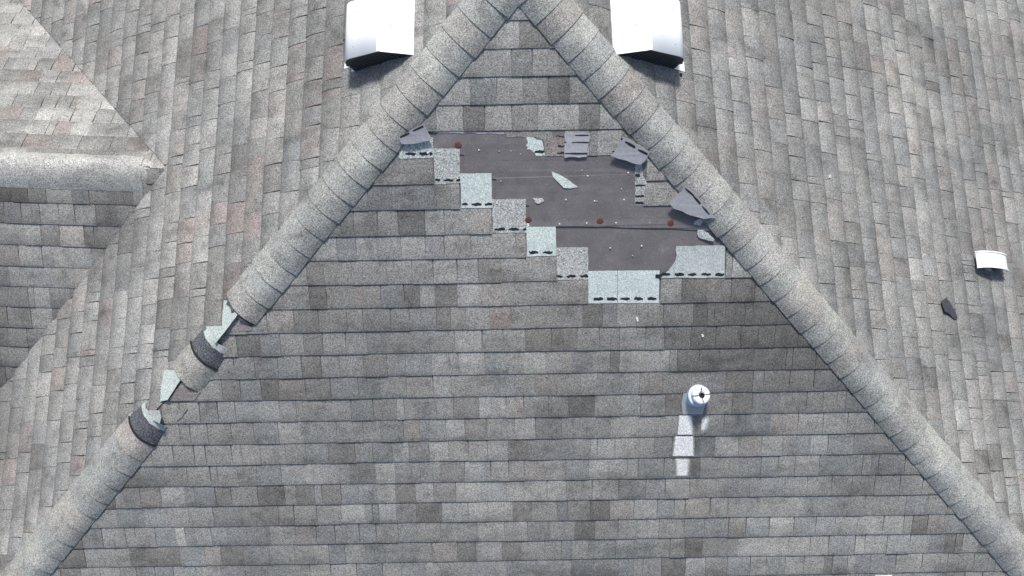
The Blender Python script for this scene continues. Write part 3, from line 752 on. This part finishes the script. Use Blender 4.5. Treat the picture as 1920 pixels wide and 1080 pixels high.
# crown of four petals folded over the mouth
Pc = B + ax * .104; e = V((1, 0, 0)); e = (e - ax * e.dot(ax)).normalized(); f = ax.cross(e)
for q in range(4):
    a0 = math.pi / 2 * q + .12 + .1; a1 = a0 + math.pi / 2 - .20; vs_, fs = [], []
    nn = 6
    for rr, hh in ((.0535, -.020), (.0525, .001), (.040, .008), (.022, .003), (.0130, -.010)):
        for i in range(nn + 1):
            a = a0 + (a1 - a0) * i / nn; vs_.append(Pc + (e * math.cos(a) + f * math.sin(a)) * rr + ax * hh)
    for r_ in range(4):
        for i in range(nn): vs_i = r_ * (nn + 1) + i; fs.append([vs_i, vs_i + 1, vs_i + nn + 2, vs_i + nn + 1])
    mesh('collar_petal', vs_, fs, M_PVC, pv, smooth=True)
lathe(B + ax * .088, ax, [(0, .047), (.004, .001)], 'pipe_mouth', M_HOLE, pv, 16)
lathe(B + ax * .092 + e * .002, ax, [(0, .0135), (.0195, .0135), (.0205, .0105), (.008, .009), (.0078, .0003)], 'mouth_ring', M_RUSTY if False else M_HOLE, pv, 14)

# small barrel hood vent on the right slope
def barrel(S, px, py, length, half, hgt, label):
    s, t = on(S, px, py); root = empty('hood_vent', S.P(s, t), label, 'roof vent')
    yd = 1 if S.c.y > 0 else -1
    arc = []; n = 14
    for i in range(n + 1):
        a = math.pi * (i / n) * .80 + .06 * math.pi
        arc.append((s - half * math.cos(a) , .018 + hgt * math.sin(a) ** .8))
    arc = arc + [(x - (x - s) * .04, h - .006) for x, h in arc[::-1]]
    t0, t1 = t, t + yd * length
    extrude_profile(S, arc, t0, t1, 'hood_shell', M_WHITE, root, smooth=False)
    for tt in (t0 - yd * .002, t1 - yd * .002):
        rim = []
        for i in range(n + 1):
            a = math.pi * (i / n) * .80 + .06 * math.pi
            rim.append((s - (half + .005) * math.cos(a), .018 + (hgt + .006) * math.sin(a) ** .8))
        rim = rim + [(x - (x - s) * .07, h - .010) for x, h in rim[::-1]]
        extrude_profile(S, rim, tt, tt + yd * .008, 'hood_rim', M_WHITE, root)
    lathe(S.P(s - .005, t + yd * length * .5), S.n, [(0, .055), (.05, .055)], 'vent_collar', M_ALU, root, 20)
    n2 = [(s - half * .9 * math.cos(math.pi * i / n * .80 + .06 * math.pi), .016 + hgt * .88 * math.sin(math.pi * i / n * .8 + .06 * math.pi) ** .8) for i in range(n + 1)]
    extrude_profile(S, [(s - half * .6, .012)] + n2 + [(s + half * .55, .012)], t0 + yd * .016, t0 + yd * .02, 'underside_shade', M_BLUE, root)
    return root
M_BLUE = simple('shaded_underside', (.10, .13, .17), .5)  # dark blue shade under the open hood, put in as a coloured plate
barrel(right, 1850, 509, .105, .165, .08, 'small white barrel-hooded vent near the right edge')

# top of a small box vent at the bottom edge
s_, t_ = on(front, 1655, 1086); root = empty('roof_vent', front.P(s_, t_), 'white vent hood just entering at the bottom edge near the right hip', 'roof vent')
fx = 1 if front.c.x > 0 else -1
pr = [(s_ - .03, .0), (s_ - .035, .05), (s_ + .30, .13), (s_ + .30, .0)]
vs_ = []; hw = .052
for tt in (t_ - hw, t_ + hw):
    vs_ += [front.P(s, tt, h) for s, h in pr]
fs = [[0, 1, 5, 4], [1, 2, 6, 5], [2, 3, 7, 6], [0, 3, 2, 1], [4, 5, 6, 7]]
mesh('vent_hood', vs_, fs, M_WHITE, root)
a, b = t_ - .12, t_ + .12
vs_, fs = slab(front, [(s_ + .02, a), (s_ + .35, a), (s_ + .35, b), (s_ + .02, b)], lambda s, t: .013, .010); mesh('flange', vs_, fs, M_WHITE, root)
